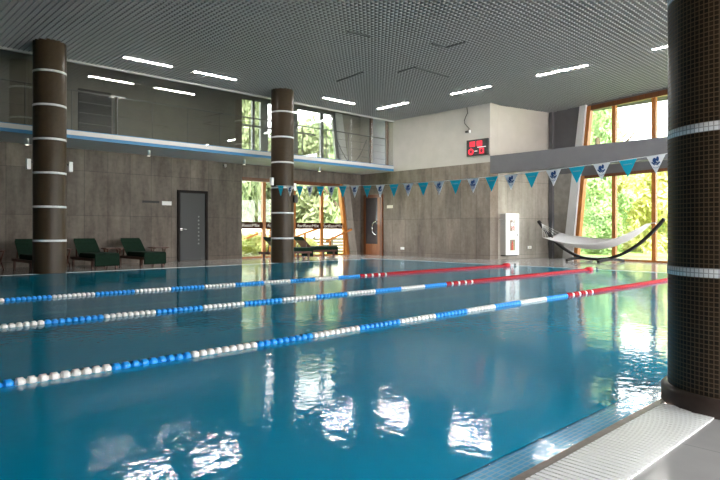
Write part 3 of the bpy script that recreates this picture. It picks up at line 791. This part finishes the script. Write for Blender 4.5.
# ------------------------------------------------------------------ outdoors
g = MB(); g.add([(-40,YW+.3,-.12),(120,YW+.3,-.12),(120,120,-.12),(-40,120,-.12)], [(0,1,2,3)])
g.add([(19,-60,-.12),(120,-60,-.12),(120,YW+.3,-.12),(19,YW+.3,-.12)], [(0,1,2,3)]); 
g.add([(-40,-60,-.12),(19,-60,-.12),(19,-2.7,-.12),(-40,-2.7,-.12)], [(0,1,2,3)], 1)  # unseen near-side ground, made pale to keep green bounce light off the ceiling
struct('garden_ground', g, [M['lawn'], M['paling']])
def crown(seed, n, blobs, leaf):
    rnd = random.Random(seed); m = MB()
    bl = []
    for _ in range(blobs):
        a = rnd.uniform(0, 2*PI); z = rnd.uniform(-.75, .85); r = math.sqrt(max(0,1-z*z))*rnd.uniform(.25,.8)
        bl.append((Vector((r*math.cos(a), r*math.sin(a), z)), rnd.uniform(.25,.45)))
    for i in range(n):
        c, R = bl[rnd.randrange(blobs)]
        d = Vector((rnd.gauss(0,1), rnd.gauss(0,1), rnd.gauss(0,1))).normalized()
        p_ = c + d*R*rnd.uniform(.55,1.0)
        nn = (d + Vector((rnd.gauss(0,.7), rnd.gauss(0,.7), rnd.gauss(0,.7)+.4))).normalized()
        a = nn.orthogonal().normalized(); a = Matrix.Rotation(rnd.uniform(0,2*PI), 3, nn) @ a; b_ = nn.cross(a)
        L = leaf*rnd.uniform(.7,1.4)
        m.add([p_-a*L, p_-b_*L*.45+nn*L*.1, p_+a*L, p_+b_*L*.45+nn*L*.1], [(0,1,2,3)])
    return m
cm = {}
for kind, (sd, n, bl, lf, mm) in {'a':(1,7500,24,.06,'leaf_a'),'b':(2,7500,24,.06,'leaf_b'),'c':(3,9000,24,.075,'leaf_c')}.items():
    cm[kind] = crown(sd, n, bl, lf).mesh('crown', M[mm])
tk = MB(); tk.tube([(0,0,0),(.03,.02,.25),(-.02,.03,.5),(.02,0,.8)], [.055,.045,.035,.015], 8)
for k in range(5):
    a = k*1.3; tk.tube([(0,.02,.35+.07*k),(.16*math.cos(a),.16*math.sin(a),.55+.07*k),(.3*math.cos(a),.3*math.sin(a),.68+.06*k)], [.02,.014,.006], 6)
trunk_me = tk.mesh('trunk', M['bark'])
def tree(name, label, cat, x, y, r, zc, rz_, kind, group, rt=True):
    t = thing(name, label, cat, (x, y, -.12), random.uniform(0,6), group)
    o = bpy.data.objects.new('crown', cm[kind]); COL.objects.link(o); o.parent = t; o.location = (0,0,zc+.12); o.scale = (r,r,rz_)
    if rt:
        o = bpy.data.objects.new('trunk', trunk_me); COL.objects.link(o); o.parent = t; s = zc+.12+rz_*.3; o.scale = (s,s,s/.85)
    return t
def at(px, D):
    q = (px-360)/586; return (D*(.6903+.7235*q), D*(.7235-.6903*q))
TG, SG = 'garden trees outside', 'garden shrubs outside'
def T_(px, D, r, zc, rz_, kind, label): x, y = at(px, D); tree('garden_tree', label, 'tree', x, y, r, zc, rz_, kind, TG)
def S_(px, D, r, zc, rz_, kind, label): x, y = at(px, D); tree('garden_shrub', label, 'shrub', x, y, r, zc, rz_, kind, SG, False)
# beyond the bay window
T_(600, 31, 1.25, 5.6, 2.4, 'b', 'leafy green tree in the left pane of the bay windows')
T_(584, 36, 2.2, 4.2, 3.8, 'a', 'yellow green tree at the slanted edge of the bay window')
S_(606, 29.5, 1.5, 2.4, 1.9, 'b', 'rounded green bush filling the left pane of the bay window')
S_(640, 33, 2.8, 2.2, 2.5, 'a', 'yellow green shrub mass behind the right end of the hammock')
S_(612, 37, 2.8, 2.3, 2.9, 'a', 'pale yellow shrub mass between the bay mullions')
S_(672, 30, 2.4, 2.0, 2.7, 'a', 'yellow green shrub at the near column edge of the bay window')
S_(655, 41, 3.6, 2.6, 3.6, 'b', 'green bush mass far behind the bay window mullion')
T_(705, 34, 2.6, 3.6, 3.6, 'a', 'yellow tree hidden behind the near column')
S_(600, 28.5, 1.2, .9, 1.2, 'b', 'low green bush seen above the hammock cloth')
# beyond the left windows
T_(247, 31, 1.3, 4.6, 4.4, 'c', 'sage tree in the left pane of the lettered window')
T_(268, 36, 2.6, 3.2, 3.3, 'c', 'sage tree just left of the middle column')
T_(304, 34, 2.4, 3.6, 3.3, 'c', 'sage tree just right of the middle column')
T_(341, 33, 1.0, 4.0, 3.8, 'b', 'fresh green tree at the right end of the lettered window')
S_(250, 34, 2.3, 2.2, 2.5, 'c', 'sage bush filling the left pane of the lettered window')
S_(300, 37.5, 2.4, 2.3, 2.6, 'c', 'sage bush behind the pane right of the middle column')
S_(318, 40, 3.4, 2.8, 3.4, 'c', 'wide sage bush far behind the lettered window')
S_(345, 38, 2.6, 3.4, 4.0, 'b', 'dark green bush behind the leaning post')
S_(230, 37, 3.0, 3.4, 4.4, 'c', 'sage bush seen at the far left of the lettered window')
S_(250, 25.5, 1.3, .25, .72, 'a', 'low yellow green hedge bush below the sticker lettering')
S_(262, 26.5, 1.2, .2, .62, 'a', 'low yellow green hedge bush behind the green lounger head')
S_(303, 26.5, .7, .25, .5, 'a', 'small yellow bush by the garden stair posts')
# pale garden wall, slatted fence and stair rail outside the lettered window
x0_, y0_ = at(225, 28.5); x1_, y1_ = at(362, 31.5)
m = MB(); m.prism([(x0_,y0_,.0),(x1_,y1_,.0),(x1_-.1,y1_+.25,.0),(x0_-.1,y0_+.25,.0)], (0,0,1.12)); tag(m.build('garden_wall', M['paling']), 'low pale garden wall outside the lettered window', 'garden wall')
a0 = Vector((*at(296, 27.5), -.12)); a1 = Vector((*at(350, 29.5), -.12))
t = thing('slatted_fence', 'weathered slatted fence beyond the lettered window', 'fence', a0)
dv = a1-a0
m = MB()
for k in range(5): m.bar(Vector((0,0,.12+.15*k)), dv+Vector((0,0,.12+.15*k)), .03, .11)
m.build('slats', M['slat'], t)
for k in range(4):
    m = MB(); q = dv*(k/3)+Vector((0,.05,0)); m.bar(q, q+Vector((0,0,.85)), .08, .08); m.build('post', M['slat'], t)
t = thing('garden_stair_rail', 'orange timber stair rail outside the lettered window', 'railing', (*at(288, 24.5), -.12))
org = Vector((*at(288, 24.5), -.12))
for p_, h_ in ((288,.75),(305,1.02),(322,1.28),(330,.72),(344,1.05)):
    q = Vector((*at(p_, 24.5), -.12))-org
    m = MB(); m.bar(q, q+Vector((0,0,h_)), .07, .07); m.build('post', M['wood'], t)
for pa, ha, pb, hb in ((284,.70,324,1.32),(326,.68,352,1.2)):
    m = MB(); m.bar(Vector((*at(pa,24.45),-.12+ha))-org, Vector((*at(pb,24.45),-.12+hb))-org, .06, .09); m.build('handrail', M['wood'], t)
t = thing('garden_stair_rail', 'pale timber rail rising in the left pane of the lettered window', 'railing', (*at(236, 24.5), -.12))
org = Vector((*at(236, 24.5), -.12))
m = MB(); m.bar(Vector((*at(238,24.45),.55))-org, Vector((*at(272,24.45),1.12))-org, .06, .08); m.build('handrail', M['wood'], t)
for p_, h_ in ((240,.70),(270,1.2)):
    q = Vector((*at(p_, 24.5), -.12))-org
    m = MB(); m.bar(q, q+Vector((0,0,h_)), .08, .08); m.build('post', M['wood'], t)

# ceiling hatches (positions worked out on the lattice plane)
def ceilpt(px, py):
    D = (CE-1.0)*586/(231-py); return at(px, D)
for pts, lab in (([(348,31),(370,37)], 'short dark slot in the ceiling grid near the top centre'),
                 ([(337,81),(364,72)], 'dark slot in the ceiling grid right of the middle column'),
                 ([(398,72),(415,67),(449,77)], 'dark angled hatch outline above the corner strip light'),
                 ([(432,43),(446,47),(466,42)], 'dark angled hatch outline in the upper right of the ceiling grid')):
    hatch([ceilpt(*q) for q in pts], lab)

# ------------------------------------------------------------------ light, sky, camera
W = bpy.data.worlds.new('sky'); scn.world = W; W.use_nodes = True; nt = W.node_tree
bg = nt.nodes['Background']; tc = nt.nodes.new('ShaderNodeTexCoord'); sp = nt.nodes.new('ShaderNodeSeparateXYZ'); rp = nt.nodes.new('ShaderNodeValToRGB')
nt.links.new(tc.outputs['Generated'], sp.inputs[0]); nt.links.new(sp.outputs[2], rp.inputs[0]); nt.links.new(rp.outputs[0], bg.inputs[0])
rp.color_ramp.elements[0].color = (1,.98,.95,1); rp.color_ramp.elements[1].color = (.75,.87,1,1); rp.color_ramp.elements[1].position = .8
bg.inputs[1].default_value = 4.6
S = bpy.data.lights.new('sun', 'SUN'); S.energy = 9; S.angle = .02; S.color = (1,.94,.82)
so = bpy.data.objects.new('sun', S); COL.objects.link(so)
so.rotation_euler = Vector((.42,.45,-.79)).to_track_quat('-Z', 'Y').to_euler()
cam = bpy.data.cameras.new('camera'); co = bpy.data.objects.new('camera', cam); COL.objects.link(co); scn.camera = co
cam.sensor_width = 36; cam.lens = 29.3; cam.shift_y = -9/720; cam.clip_start = .05; cam.clip_end = 500
co.location = (0,0,1.0); co.rotation_euler = (PI/2, 0, math.atan2(.7235,.6903)-PI/2)
vs_ = scn.view_settings; vs_.view_transform = 'Standard'; vs_.look = 'None'; vs_.gamma = 1; vs_.use_curve_mapping = False; vs_.exposure = 1.5
scn.cycles.use_denoising = True; scn.cycles.max_bounces = 10; scn.cycles.diffuse_bounces = 5; scn.cycles.transparent_max_bounces = 24
scn.cycles.sample_clamp_indirect = 20
